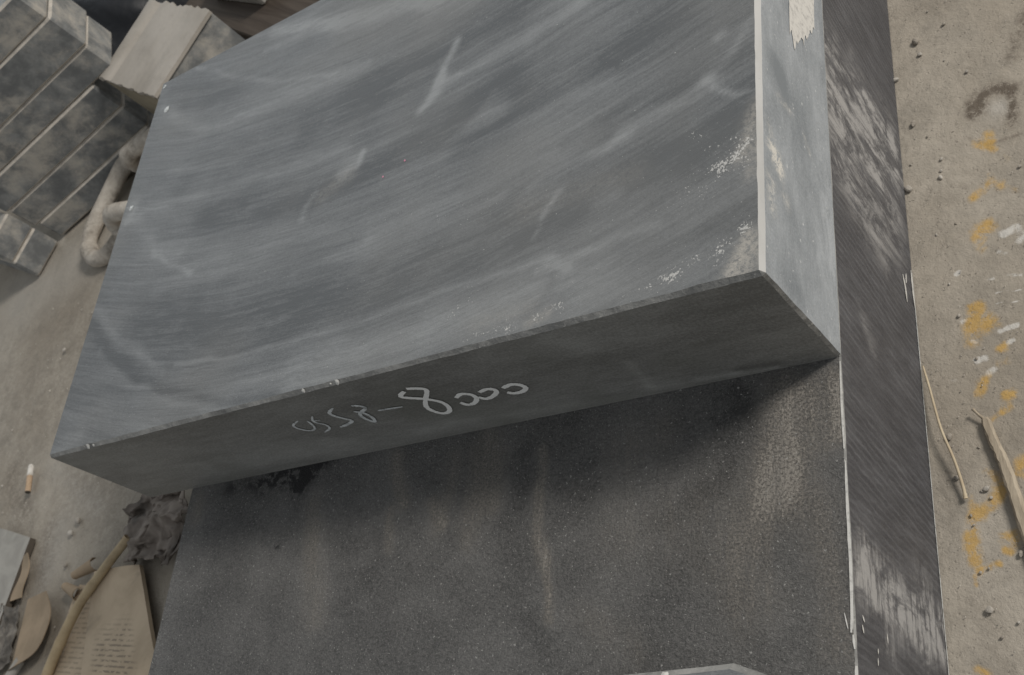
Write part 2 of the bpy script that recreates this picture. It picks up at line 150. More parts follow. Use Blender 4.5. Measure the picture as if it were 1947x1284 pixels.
# filed edges
n = NT('filed_bright_edge')
a = n.noise(2.2, 5, .6, .4, n.map((1, .4, 1))); b = n.noise(22, 4, .7)
c = n.mix(n.rng(a, .35, .7), (.48, .475, .46), (.38, .375, .36)); c = n.mix(n.rng(b, .6, .75, 0, .6), c, (.35, .35, .34))
M['edge_bright'] = n.out(c, .6, .4)
n = NT('filed_grey_edge')
a = n.noise(2.4, 6, .7, .6); b = n.noise(24, 4, .7)
c = n.mix(n.rng(a, .35, .68), (.14, .14, .135), (.34, .335, .32)); c = n.mix(n.rng(b, .6, .72, 0, .6), c, (.5, .49, .46))
n.bump(sum_(n, a, b), .5, .02)
M['edge_grey'] = n.out(c, .55, .4)

# scaled rough top of the lower block
n = NT('rough_dark_stone')
a = n.noise(1.2, 5, .6, .3); b = n.noise(70, 3, .8); w = n.noise(32, 5, .8, .3); k = n.noise(5, 5, .65, .5)
tone = sum_(n, n.math('MULTIPLY', n.rng(a, .3, .7), .3), n.math('MULTIPLY', n.rng(w, .35, .65), .34), n.math('MULTIPLY', n.rng(b, .38, .66), .36), n.math('MULTIPLY', n.rng(k, .35, .65), .15), n.attr('tone'), -.08)
c = n.mix(n.math('MAXIMUM', tone, 0), (.058, .057, .056), (.225, .22, .212))
dm = n.math('MULTIPLY', n.attr('dust'), n.rng(n.noise(60, 5, .82), .38, .60, .3, 2.4), True)
rib = n.rng(n.noise(5, 4, .7, .3, n.map((2.2, .25, 1))), .3, .7, .5, 1.3); dm = n.math('MULTIPLY', dm, rib, True)
c = n.mix(dm, c, (.36, .332, .295))
c = n.mix(n.math('MULTIPLY', n.rng(n.noise(50, 2, .6), .65, .70), .85), c, (.46, .45, .43))
c = n.mix(n.math('MULTIPLY', n.attr('oil'), n.rng(n.noise(9, 8, .75, .6), .42, .54, .15, 1.7), True), c, (.016, .015, .016))
n.bump(sum_(n, w, n.math('MULTIPLY', b, .7), n.math('MULTIPLY', dm, .6)), .8, .03)
M['ltop'] = n.out(c, .58, .4)

# sawn dark side of the lower block
n = NT('dark_sawn_side')
rv = n.map((1, 1, 1), (.12, 0, 0))
wt = n.t.nodes.new('ShaderNodeTexWave'); wt.wave_type = 'BANDS'; wt.bands_direction = 'Y'; n.put(wt.inputs['Vector'], rv)
for k_, v_ in (('Scale', 6.0), ('Distortion', 4.0), ('Detail', 4), ('Detail Scale', 1.1), ('Detail Roughness', .7)): wt.inputs[k_].default_value = v_
wf = n.rng(wt.outputs['Fac'], .5, .9)
a = n.noise(1.4, 6, .65); b = n.noise(11, 7, .75, .2, n.map((1, 1.5, .22), (.12, 0, 0))); f = n.noise(65, 4, .8)
tone = sum_(n, n.math('MULTIPLY', n.math('MULTIPLY', wf, n.rng(a, .35, .65, .1, 1)), .22), n.math('MULTIPLY', n.rng(b, .38, .68), .24), n.math('MULTIPLY', n.rng(f, .3, .7), .22), n.math('MULTIPLY', n.rng(n.noise(3, 6, .7), .45, .75), .12), -.06)
c = n.mix(n.math('MAXIMUM', tone, 0), (.050, .050, .056), (.21, .212, .225))
br = n.noise(15, 7, .75, .2, n.map((1, .22, 1.6), (.1, 0, 0))); cl = n.noise(4, 8, .75, .5, n.map((1, 1, .6), (.5, 0, 0)))
br2 = n.noise(9, 7, .75, .2, n.map((1, 1.5, .16), (.22, 0, 0)))
sy = n.t.nodes.new('ShaderNodeSeparateXYZ'); n.put(sy.inputs[0], n.co); k_ = n.rng(sy.outputs[1], -.9, -.6)
br = sum_(n, n.math('MULTIPLY', br, n.math('SUBTRACT', 1.0, k_)), n.math('MULTIPLY', br2, k_))
lm = n.math('MULTIPLY', n.attr('light'), n.math('MULTIPLY', n.rng(br, .36, .60, .15, 1.2), n.rng(cl, .42, .58, .12, 1.15)), True)
c = n.mix(n.math('MULTIPLY', lm, .85), c, (.43, .42, .41))
n.bump(sum_(n, b, wf, n.math('MULTIPLY', f, .5)), .18, .02)
M['lright'] = n.out(c, .55, .4)

# chalk
def chalk(name, col1, col2, lo, hi):
    n = NT(name); c = n.mix(n.rng(n.noise(26, 4, .7), lo, hi), col1, col2); return n.out(c, .9, .1)
M['chalk'] = chalk('white_chalk', (.90, .89, .86), (.70, .69, .66), .5, .75)
M['chalk_faint'] = chalk('faint_chalk', (.66, .68, .68), (.30, .31, .31), .45, .68)
M['paint_white'] = chalk('white_paint', (.66, .645, .61), (.46, .45, .43), .45, .68)
M['pink'] = chalk('pink_paint', (.75, .3, .42), (.6, .3, .36), .4, .7)

# dusty concrete floor
n = NT('dusty_concrete_floor')
a = n.noise(.55, 5, .55, .4); b = n.noise(3.0, 6, .65, .6); f = n.noise(26, 5, .75); g = n.noise(9, 4, .7)
c = n.mix(n.rng(a, .32, .68), (.345, .303, .248), (.455, .412, .35))
c = n.mix(n.rng(b, .42, .70, 0, .45), c, (.24, .215, .18))
c = n.mix(n.rng(g, .56, .74, 0, .35), c, (.20, .185, .165))
c = n.mix(n.rng(f, .60, .75, 0, .35), c, (.52, .48, .42))
c = n.mix(n.rng(n.noise(1.7, 8, .7, .4), .45, .70, 0, .45), c, (.27, .245, .21))
c = n.mix(n.rng(f, .40, .30, 0, .5), c, (.16, .145, .125))
c = n.mix(n.rng(n.noise(40, 2, .6), .68, .74, 0, .75), c, (.13, .115, .10))
c = n.mix(n.math('MULTIPLY', n.attr('pale'), .8, True), c, (.50, .475, .435))
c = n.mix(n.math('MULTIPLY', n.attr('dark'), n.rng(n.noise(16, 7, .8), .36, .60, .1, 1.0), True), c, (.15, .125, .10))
ny = n.noise(10, 6, .72, .4); nw = n.noise(11, 6, .7, .4, n.map((1, 1, 3.0)))
c = n.mix(n.rng(n.math('MULTIPLY', n.attr('white'), n.math('ADD', n.math('MULTIPLY', ny, 2.2), -.35)), .28, .62, 0, .75), c, (.68, .66, .62))
c = n.mix(n.rng(n.math('MULTIPLY', n.attr('yellow'), n.math('ADD', n.math('MULTIPLY', n.noise(9, 7, .78, .4), 3.4), -.95)), .15, .85, 0, .8), c, (.56, .35, .10))
pit = n.rng(n.voro(14), .0, .16, -1, 0)
n.bump(sum_(n, n.math('MULTIPLY', b, .5), g, n.math('MULTIPLY', f, .6), n.math('MULTIPLY', pit, .4)), .42, .045)
M['floor'] = n.out(c, .85, .2)

# stacked dusty slabs
n = NT('dust_smeared_slab')
a = n.noise(2.6, 6, .66, .9); b = n.noise(9, 5, .7, .4)
oi = n.t.nodes.new('ShaderNodeObjectInfo').outputs['Random']
off = n.t.nodes.new('ShaderNodeVectorMath'); off.operation = 'ADD'; n.put(off.inputs[0], n.co)
cx = n.t.nodes.new('ShaderNodeCombineXYZ'); n.put(cx.inputs[0], n.math('MULTIPLY', oi, 37.0)); n.put(cx.inputs[1], n.math('MULTIPLY', oi, 11.0)); n.put(off.inputs[1], cx.outputs[0])
a = n.noise(1.5, 9, .75, .2, off.outputs[0]); b = n.noise(3, 7, .72, .2, off.outputs[0])
c = n.mix(n.rng(b, .35, .7), (.15, .156, .158), (.30, .305, .30))
c = n.mix(n.rng(a, .44, .66, 0, .85), c, (.48, .445, .39))
n.bump(b, .2, .03)
M['slab'] = n.out(c, .6, .35)
n = NT('dusty_slab_edge'); c = n.mix(n.rng(n.noise(5, 5, .7), .35, .7), (.60, .555, .49), (.40, .37, .33)); M['slab_edge'] = n.out(c, .85, .2)
n = NT('cream_board'); c = n.mix(n.rng(n.noise(1.3, 4, .5, .4), .35, .7), (.45, .415, .37), (.36, .33, .29)); c = n.mix(n.rng(n.noise(6, 7, .75), .5, .75, 0, .35), c, (.27, .245, .21)); n.bump(n.noise(12, 5), .25, .03); M['cream'] = n.out(c, .8, .2)
n = NT('khaki_dusty_block'); c = n.mix(n.rng(n.noise(2, 5, .6), .35, .7), (.33, .29, .215), (.24, .21, .16)); M['khaki'] = n.out(c, .85, .2)
n = NT('black_plastic'); n.bump(n.noise(3, 3, .5, .6), .3, .1); M['black'] = n.out((.018, .020, .024), .5, .35)
n = NT('brown_timber'); g1 = n.noise(3, 5, .65, .5, n.map((.15, 2.5, 2.5))); c = n.mix(n.rng(g1, .3, .7), (.055, .042, .033), (.10, .08, .064)); n.bump(g1, .3, .05); M['timber'] = n.out(c, .8, .25)
n = NT('dusty_chain'); a = n.noise(6, 5, .65); c = n.mix(n.rng(a, .35, .65), (.60, .555, .49), (.46, .415, .36)); c = n.mix(n.rng(n.noise(2.5, 6, .7), .5, .68, 0, .7), c, (.20, .175, .145)); n.bump(sum_(n, a, n.noise(16, 5, .7)), .6, .04); M['chain'] = n.out(c, .85, .2)
n = NT('dry_wood'); g1 = n.noise(7, 5, .7, .4, n.map((3, .35, 3), (0, 0, .15))); c = n.mix(n.rng(g1, .3, .7), (.50, .43, .33), (.32, .265, .20)); n.bump(g1, .5, .02); M['wood'] = n.out(c, .8, .25)
n = NT('bamboo'); g1 = n.noise(5, 4, .6); c = n.mix(n.rng(g1, .3, .7), (.48, .38, .24), (.36, .275, .17)); M['bamboo'] = n.out(c, .6, .35)
n = NT('straw'); c = n.mix(n.rng(n.noise(8, 4), .3, .7), (.62, .53, .38), (.48, .39, .27)); M['straw'] = n.out(c, .7, .3)
n = NT('brown_cardboard'); g1 = n.noise(3, 5, .6); c = n.mix(n.rng(g1, .3, .7), (.40, .31, .22), (.30, .235, .165)); n.bump(n.noise(18, 3), .1, .02); M['card'] = n.out(c, .85, .2)
n = NT('printed_paper')
wt = n.t.nodes.new('ShaderNodeTexWave'); wt.bands_direction = 'Y'; n.put(wt.inputs['Vector'], n.map((1, 1, 1), (0, 0, .08))); wt.inputs['Scale'].default_value = 6.0; wt.inputs['Distortion'].default_value = .3
ln = n.math('MULTIPLY', n.rng(wt.outputs['Fac'], .55, .75), n.rng(n.noise(9, 2, .5, 0, n.map((1.5, 3, 1))), .42, .52))
ln = n.math('MULTIPLY', ln, n.attr('print'))
c = n.mix(n.rng(n.noise(1.7, 5, .6, .5), .35, .7), (.58, .47, .345), (.45, .36, .26)); c = n.mix(n.math('MULTIPLY', ln, .55), c, (.13, .115, .10))
c = n.mix(n.math('MULTIPLY', n.rng(n.noise(1.3, 4, .6, .8), .56, .70), .5), c, (.17, .145, .12)); M['paper'] = n.out(c, .9, .15)
n = NT('brown_grey_sheet'); g1 = n.noise(2.5, 5, .6, .6); c = n.mix(n.rng(g1, .3, .7), (.25, .215, .185), (.11, .09, .075)); c = n.mix(n.math('MULTIPLY', n.rng(n.noise(1.8, 3, .5, .5), .55, .68), .8), c, (.05, .043, .036)); M['sheet'] = n.out(c, .7, .3)
n = NT('dusty_plate'); g1 = n.noise(3, 5, .6, .5); c = n.mix(n.rng(g1, .3, .7), (.40, .385, .35), (.30, .285, .26)); M['plate'] = n.out(c, .75, .25)
n = NT('grey_rag'); g1 = n.noise(4, 5, .65, .6); c = n.mix(n.rng(g1, .3, .7), (.24, .22, .195), (.07, .064, .058)); M['rag'] = n.out(c, .9, .15)
n = NT('pebble_stone'); oi = n.t.nodes.new('ShaderNodeObjectInfo').outputs['Random']; c = n.mix(oi, (.36, .32, .27), (.62, .585, .53)); c = n.mix(n.rng(n.noise(20, 4), .4, .7, 0, .5), c, (.20, .18, .15)); n.bump(n.noise(22, 4), .4, .02); M['pebble'] = n.out(c, .9, .2)
n = NT('cork_paper'); c = n.mix(n.rng(n.noise(30, 3), .4, .7), (.52, .38, .26), (.42, .30, .20)); M['cork'] = n.out(c, .8, .2)
n = NT('white_paper'); M['white_paper'] = n.out(n.mix(n.rng(n.noise(14, 4), .4, .7), (.74, .71, .66), (.55, .52, .47)), .9, .15)
n = NT('ash_end'); M['ash'] = n.out((.10, .085, .07), .95, .1)

# ------------------------------------------------------------------ geometry helpers
def vnoise(x, y, seed):
    """smooth 2-D value noise, -1..1"""
    r = np.random.default_rng(seed); T = r.uniform(-1, 1, (64, 64))
    xi = np.floor(x).astype(int); yi = np.floor(y).astype(int); fx = x - xi; fy = y - yi
    fx = fx * fx * (3 - 2 * fx); fy = fy * fy * (3 - 2 * fy)
    g = lambda i, j: T[i % 64, j % 64]
    return (g(xi, yi) * (1 - fx) + g(xi + 1, yi) * fx) * (1 - fy) + (g(xi, yi + 1) * (1 - fx) + g(xi + 1, yi + 1) * fx) * fy
def fbm(x, y, seed, oct=4):
    v = 0; a = .55
    for k in range(oct): v = v + a * vnoise(x * 2 ** k, y * 2 ** k, seed + k); a *= .5
    return v

def paint(u, v, strokes, warp=.03, seed=3):
    """sum of soft strokes at the points (u, v)"""
    uu = u + warp * fbm(u * 3, v * 3, seed); vv = v + warp * fbm(u * 3, v * 3, seed + 20)
    out = np.zeros_like(u)
    for w, s, pts in strokes:
        p = np.array(pts, float); pad = w * 1.6
        box = (uu > p[:, 0].min() - pad) & (uu < p[:, 0].max() + pad) & (vv > p[:, 1].min() - pad) & (vv < p[:, 1].max() + pad)
        if not box.any(): continue
        x = uu[box]; y = vv[box]; d2 = np.full(x.shape, 1e9)
        if len(p) == 1: d2 = (x - p[0, 0]) ** 2 + (y - p[0, 1]) ** 2
        for a, b in zip(p[:-1], p[1:]):
            e = b - a; L = max(e @ e, 1e-9); t = np.clip(((x - a[0]) * e[0] + (y - a[1]) * e[1]) / L, 0, 1)
            d2 = np.minimum(d2, (x - a[0] - t * e[0]) ** 2 + (y - a[1] - t * e[1]) ** 2)
        out[box] += s * np.exp(-d2 / (w * .6) ** 2)
    return out

class MB:
    """collects vertices and faces in decimetres; build() links them as one mesh object"""
    def __init__(s): s.v = []; s.f = []; s.m = []; s.n = 0; s.at = {}
    def add(s, verts, faces, mi=0, **attrs):
        verts = np.asarray(verts, float).reshape(-1, 3); b = s.n
        s.v.append(verts); s.f += [tuple(int(i) + b for i in f) for f in faces]; s.m += [mi] * len(faces); s.n += len(verts)
        for k, a in attrs.items(): s.at.setdefault(k, []).append((b, np.asarray(a, float)))
        return b
    def grid(s, P, mi=0, flip=False, **attrs):
        nu, nv = P.shape[:2]; i = np.arange(nu * nv).reshape(nu, nv)
        q = np.stack([i[:-1, :-1], i[1:, :-1], i[1:, 1:], i[:-1, 1:]], -1).reshape(-1, 4)
        if flip: q = q[:, ::-1]
        s.add(P.reshape(-1, 3), q.tolist(), mi, **{k: a.reshape(-1) for k, a in attrs.items()})
    def box(s, x0, x1, y0, y1, z0, z1, mi=0, c=0.0):
        """box with its edges cut by c"""
        if c <= 0:
            v = [(x, y, z) for z in (z0, z1) for y in (y0, y1) for x in (x0, x1)]
            s.add(v, [(0, 2, 3, 1), (4, 5, 7, 6), (0, 1, 5, 4), (2, 6, 7, 3), (0, 4, 6, 2), (1, 3, 7, 5)], mi); return
        import itertools
        vid = {}; vv = []
        for sx, sy, sz in itertools.product((0, 1), repeat=3):
            p = np.array([(x0, x1)[sx], (y0, y1)[sy], (z0, z1)[sz]], float); inw = np.array([1 - 2 * sx, 1 - 2 * sy, 1 - 2 * sz]) * c
            for ax in range(3):
                q = p + inw; q[ax] = p[ax]; vid[(sx, sy, sz, ax)] = len(vv); vv.append(q)
        ff = []; mm = []
        ctr = np.array([(x0 + x1) / 2, (y0 + y1) / 2, (z0 + z1) / 2]); vv = np.array(vv)
        def put(ids, m):
            P = vv[ids]; nn = np.cross(P[1] - P[0], P[2] - P[0])
            if nn @ (P.mean(0) - ctr) < 0: ids = ids[::-1]
            ff.append(ids); mm.append(m)
        for ax in range(3):
            o = [k for k in range(3) if k != ax]
            for sd in (0, 1):
                ids = []
                for a, b in ((0, 0), (1, 0), (1, 1), (0, 1)):
                    k = [0, 0, 0]; k[ax] = sd; k[o[0]] = a; k[o[1]] = b; ids.append(vid[(*k, ax)])
                put(ids, mi)
            for a, b in itertools.product((0, 1), repeat=2):
                k0 = [0, 0, 0]; k0[o[0]] = a; k0[o[1]] = b; k1 = list(k0); k1[ax] = 1
                put([vid[(*k0, o[0])], vid[(*k1, o[0])], vid[(*k1, o[1])], vid[(*k0, o[1])]], mi + (1 if ax != 2 else 0))
        for k in itertools.product((0, 1), repeat=3): put([vid[(*k, 0)], vid[(*k, 1)], vid[(*k, 2)]], mi + 1)
        b = s.add(vv, ff, mi); s.m[-len(ff):] = mm
    def tube(s, path, radii, n=10, mi=0, caps=True, closed=False):
        P = np.array(path, float); k = len(P); radii = np.broadcast_to(radii, (k,)); rings = []; up = np.array([0.13, .07, 1.0])
        for i in range(k):
            t = (P[(i + 1) % k] - P[i - 1]) if closed else P[min(i + 1, k - 1)] - P[max(i - 1, 0)]
            t = t / np.linalg.norm(t); a = np.cross(t, up); a /= np.linalg.norm(a); b = np.cross(t, a)
            an = np.arange(n) * 2 * np.pi / n; rings.append(P[i] + radii[i] * (np.cos(an)[:, None] * a + np.sin(an)[:, None] * b))
        V = np.concatenate(rings); F = []
        for i in range(k if closed else k - 1):
            for j in range(n):
                i2 = (i + 1) % k; F.append((i * n + j, i * n + (j + 1) % n, i2 * n + (j + 1) % n, i2 * n + j))
        if caps and not closed: F += [tuple(range(n)), tuple(range((k - 1) * n, k * n))[::-1]]
        s.add(V, F, mi)
    def build(s, name, mats, parent=None, origin=(0, 0, 0), smooth=False, world=None):
        o3 = np.array(origin, float); V = np.concatenate(s.v) - o3
        me = bpy.data.meshes.new(name); me.from_pydata((V * S).tolist(), [], s.f); me.update()
        for m in (mats if isinstance(mats, (list, tuple)) else [mats]): me.materials.append(m)
        me.polygons.foreach_set('material_index', np.array(s.m, dtype=np.int32))
        if smooth: me.polygons.foreach_set('use_smooth', np.ones(len(s.f), dtype=bool))
        for k, chunks in s.at.items():
            full = np.zeros(s.n)
            for b, a in chunks: full[b:b + len(a)] = a
            me.attributes.new(k, 'FLOAT', 'POINT').data.foreach_set('value', full.astype(np.float32))
        o = bpy.data.objects.new(name, me); col.objects.link(o)
        if parent is not None:
            o.parent = parent; o.location = Vector(o3 * S) - (parent.location if parent.parent is None else Vector((0, 0, 0)))
        else: o.location = Vector(o3 * S)
        return o

def tag(o, label, cat, group=None, kind=None):
    if label: o['label'] = label
    if cat: o['category'] = cat
    if group: o['group'] = group
    if kind: o['kind'] = kind
    return o
def empty(name, loc, label, cat, group=None):
    o = bpy.data.objects.new(name, None); col.objects.link(o); o.location = Vector(loc) * S; o.empty_display_size = .02
    return tag(o, label, cat, group)
def child(mb, name, mats, root, smooth=False):
    """a part whose vertices are given in the world, parented to root"""
    o = mb.build(name, mats, None, (0, 0, 0), smooth); o.parent = root
    o.matrix_parent_inverse = Matrix.Identity(4); r = root; loc = Vector((0, 0, 0))
    while r is not None: loc = loc + r.location; r = r.parent
    o.location = -loc
    return o
def smooth_path(pts, k=6):
    p = np.array(pts, float); q = np.vstack([2 * p[0] - p[1], p, 2 * p[-1] - p[-2]]); out = []
    for i in range(1, len(q) - 2):
        for t in np.linspace(0, 1, k, endpoint=False):
            a, b, c, d = q[i - 1:i + 3]
            out.append(.5 * (2 * b + (c - a) * t + (2 * a - 5 * b + 4 * c - d) * t * t + (3 * b - a - 3 * c + d) * t ** 3))
    out.append(p[-1]); return np.array(out)
def ribbon(mb, pts2, w, place, seed=0, taper=.5, k=6, rough=.07):
    """flat chalk stroke of width w along 2-D points; place(u, v) gives the 3-D point"""
    p = smooth_path(pts2, k); t = np.gradient(p, axis=0); t /= np.linalg.norm(t, axis=1)[:, None] + 1e-9
    nn = np.stack([-t[:, 1], t[:, 0]], 1); r = np.random.default_rng(seed); m = len(p)
    ww = w * .5 * (1 + rough * r.normal(size=m)).clip(.35, 1.7); e = np.minimum(np.arange(m), np.arange(m)[::-1]) / 3.0; ww *= taper + (1 - taper) * np.clip(e, 0, 1)
    A = p + nn * ww[:, None]; B = p - nn * ww[:, None]
    h = np.linspace(0, 1, m); V = [place(*q, h_) for q, h_ in zip(A, h)] + [place(*q, h_) for q, h_ in zip(B, h)]
    F = [(i, i + 1, m + i + 1, m + i) for i in range(m - 1)]
    mb.add(V, F)

def axis_grid(parts):
    return np.unique(np.round(np.concatenate([np.arange(a, b, st) for a, b, st in parts] + [[parts[-1][1]]]), 4))

# ------------------------------------------------------------------ floor
xs = axis_grid([(-60, -20, 4), (-20, -6, .1), (-6, -.2, .5), (-.2, 1.2, .012), (1.2, 40, 3)])
ys = axis_grid([(-40, -2, 2), (-2, 3.8, .016), (3.8, 14, .12), (14, 60, 4)])
X, Y = np.meshgrid(xs, ys, indexing='ij')
fade = np.clip((X - .05) / .25, 0, 1) + np.clip((-6.5 - X) / 1.0, 0, 1)
Z = -.014 + .012 * fbm(X * 1.6, Y * 1.6, 50, 4) * fade - .02 * np.clip((-7 - X), 0, 1)
mb = MB()
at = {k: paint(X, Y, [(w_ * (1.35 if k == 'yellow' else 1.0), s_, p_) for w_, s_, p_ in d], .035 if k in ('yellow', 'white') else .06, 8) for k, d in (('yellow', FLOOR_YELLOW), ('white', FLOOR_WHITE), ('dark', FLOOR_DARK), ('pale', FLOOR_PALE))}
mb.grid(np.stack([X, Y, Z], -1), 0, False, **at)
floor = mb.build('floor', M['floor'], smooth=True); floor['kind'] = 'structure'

# ------------------------------------------------------------------ the two big stone blocks
def edge_wave(t, base, amp, seed, f=3.0):
    q = np.random.default_rng(seed); w = base + amp * fbm(t * f, t * 0 + .37, seed, 4) + amp * .5 * fbm(t * 17, t * 0 + .7, seed + 3, 3)
    for _ in range(int(4 + 3 * (t.max() - t.min()))):            # small chips knocked out of the edge
        c = q.uniform(t.min(), t.max()); w = w + amp * q.uniform(.1, .6) * np.exp(-((t - c) / q.uniform(.02, .07)) ** 2)
    return np.clip(w, .006, .072)

def big_block(name, x0, y1, z0, z1, y0, xs, ys, zs, fc, rc, vc, mats, face_attrs, rot=0.0):
    """block whose near right upper corner is (0, y0, z1): dense top, front and right faces, cut edges between them.
    mats: top, front, right, front edge, right edge, corner edge"""
    mb = MB()
    xs = xs.copy(); ys = ys.copy(); zs = zs.copy()
    xs[-2] -= .02; ys[1] += .02; xs = np.concatenate([[xs[0]], xs[1:-1][xs[1:-1] < -.075], [0.0]]); ys = np.concatenate([[ys[0]], ys[1:-1][ys[1:-1] > y0 + .075], [ys[-1]]]); zs = np.concatenate([[zs[0]], zs[1:-1][zs[1:-1] < z1 - .075], [zs[-1]]])
    nx, ny, nz = len(xs), len(ys), len(zs)
    fcx = edge_wave(xs, fc[0], fc[1], 70); fzx = edge_wave(xs, fc[0] * .9, fc[1], 75)
    rcy = edge_wave(ys, rc[0], rc[1], 80); rzy = edge_wave(ys, rc[0], rc[1], 85)
    vz = edge_wave(zs, vc[0], vc[1], 90); vz2 = edge_wave(zs, vc[0], vc[1], 95)
    # top
    X, Y = np.meshgrid(xs, ys, indexing='ij')
    Y = Y.copy(); X = X.copy()
    Y[:, 0] = y0 + fcx; X[-1, :] = -rcy; Y[-1, 0] = y0 + fcx[-1]; X[-1, 0] = -rcy[0]
    T = np.stack([X, Y, np.full_like(X, z1)], -1)
    mb.grid(T, 0, False, **face_attrs['top'](X, Y))
    # front
    Xf, Zf = np.meshgrid(xs, zs, indexing='ij'); Xf = Xf.copy(); Zf = Zf.copy()
    Zf[:, -1] = z1 - fzx; Xf[-1, :] = -vz; Zf[-1, -1] = z1 - fzx[-1]
    Fp = np.stack([Xf, np.full_like(Xf, y0), Zf], -1)
    mb.grid(Fp, 1, False, **face_attrs['front'](Xf, Zf))
    # right
    Yr, Zr = np.meshgrid(ys, zs, indexing='ij'); Yr = Yr.copy(); Zr = Zr.copy()
    Zr[:, -1] = z1 - rzy; Yr[0, :] = y0 + vz2; Zr[0, -1] = z1 - rzy[0]
    Rp = np.stack([np.zeros_like(Yr), Yr, Zr], -1)
    mb.grid(Rp, 2, False, **face_attrs['right'](Yr, Zr))
    # edges
    def strip(a, b, mi):
        m = len(a); mb.add(np.concatenate([a, b]), [(i, i + 1, m + i + 1, m + i) for i in range(m - 1)], mi)
    strip(Fp[:, -1], T[:, 0], 3); strip(T[-1, :], Rp[:, -1], 4); strip(Fp[-1, :], Rp[0, :], 5)
    mb.add([T[-1, 0], Fp[-1, -1], Rp[0, -1]], [(0, 1, 2)], 3)
    # hidden sides
    mb.add([(x0, y0, z0), (x0, y1, z0), (x0, y1, z1), (x0, y0 + fcx[0], z1), (x0, y0, z1 - fzx[0])], [(0, 4, 3, 2, 1)], 1)
    mb.add([(x0, y1, z0), (0, y1, z0), (0, y1, z1 - rzy[-1]), (-rcy[-1], y1, z1), (x0, y1, z1)], [(0, 4, 3, 2, 1)], 1)
    mb.add([(x0, y0, z0), (0, y0, z0), (0, y1, z0), (x0, y1, z0)], [(0, 3, 2, 1)], 1)
    o = mb.build(name, mats, None, ((x0) / 2, (y0 + y1) / 2, z0))
    return o

# upper block
UX = -6.134; UY = 3.855
up = big_block('stone_block', UX, UY, 1.5, 2.5, 0.0, axis_grid([(UX, 0, .026)]), axis_grid([(0, UY, .026)]), axis_grid([(1.5, 2.5, .03)]),
    (.024, .007), (.027, .005), (.016, .006), [M['top'], M['front'], M['right'], M['edge_grey'], M['edge_bright'], M['edge_grey']],
    {'top': lambda x, y: {'tone': paint(x, y, TOP_TONE, .05, 4), 'dust': paint(x, y, TOP_DUST, .05, 5), 'spark': paint(x, y, TOP_SPARK, .08, 6)},
     'front': lambda x, z: {'tone': paint(x, z, FRONT_TONE, .03, 7)},
     'right': lambda y, z: {'tone': paint(y, z, RIGHT_TONE, .04, 9), 'cream': paint(y, z, RIGHT_CREAM, .04, 10)}})
tag(up, 'blue-grey stone block with chalk numbers on its dark front face, lying across the lower block', 'stone block')
# lower block
LX = -5.57
lo = big_block('stone_block', LX, 4.3, 0.0, 1.5, -3.3, axis_grid([(LX, 0, .03)]), axis_grid([(-3.3, -2.0, .1), (-2.0, .2, .024), (.2, 4.3, .03)]), axis_grid([(0, 1.5, .03)]),
    (.03, .01), (.011, .006), (.02, .005), [M['ltop'], M['front'], M['lright'], M['edge_grey'], M['edge_grey'], M['edge_grey']],
    {'top': lambda x, y: {'tone': paint(x, y, LTOP_TONE, .06, 12), 'dust': paint(x, y, LTOP_DUST, .07, 13), 'oil': paint(x, y, LTOP_OIL, .06, 14)},
     'front': lambda x, z: {'tone': 0 * x},
     'right': lambda y, z: {'light': paint(y, z, LRIGHT_LIGHT, .07, 15)}})
tag(lo, 'dark rough stone block lying on the floor under the chalk-marked block', 'stone block')

# chalk numbers on the front of the upper block, each stroke shape a part
EPS = .004
fp = lambda u, v, h: (u, -EPS - .003 * h, v)
def mark(strokes, name, w, mat, root, place, seed, taper=.5):
    for i, q in enumerate(strokes):
        mb = MB(); ribbon(mb, q, w[i] if isinstance(w, (list, tuple)) else w, place, seed + i, taper); child(mb, name, mat, root)
mark(DIGITS_BOLD, 'chalk_digit', [.034, .034, .034, .036], M['chalk'], up, fp, 1, .8)
mark(DIGITS_FAINT, 'chalk_digit', [.020, .026, .026, .018, .014, .018], M['chalk_faint'], up, fp, 20, .5)
# splashes of white paint on the edges
def speck(root, c, nrm, r, mat, name='paint_speck', seed=0, squash=1.0):
    q = np.random.default_rng(seed); nrm = Vector(nrm).normalized(); a = nrm.orthogonal().normalized(); b = nrm.cross(a); k = 9; mb = MB(); base = Vector(c) + nrm * .004
    V = [base + nrm * .004]
    for i in range(k):
        t = i * 2 * math.pi / k; rr = r * q.uniform(.7, 1.2); V.append(base + a * math.cos(t) * rr * squash + b * math.sin(t) * rr)
    mb.add([tuple(v) for v in V], [(0, 1 + i, 1 + (i + 1) % k) for i in range(k)]); child(mb, name, mat, root)
for x, r, sd in ((-3.235, .016, 1), (-2.925, .022, 2), (-2.985, .009, 3), (-5.62, .022, 4), (-5.55, .013, 6)):
    speck(up, (x, .012, 2.49), (0, -1, 1), r, M['paint_white'], seed=sd)
for x, y, sd in ((-2.64, 1.65, 7), (-2.83, 1.58, 8)): speck(up, (x, y, 2.5), (0, 0, 1), .008, M['pink'], seed=sd)
for x, y, r, sd in ((-5.93, 3.46, .035, 9), (-6.03, 2.37, .03, 10), (-6.09, 3.80, .025, 11)): speck(up, (x, y, 2.5), (0, 0, 1), r, M['chalk_faint'], seed=sd)
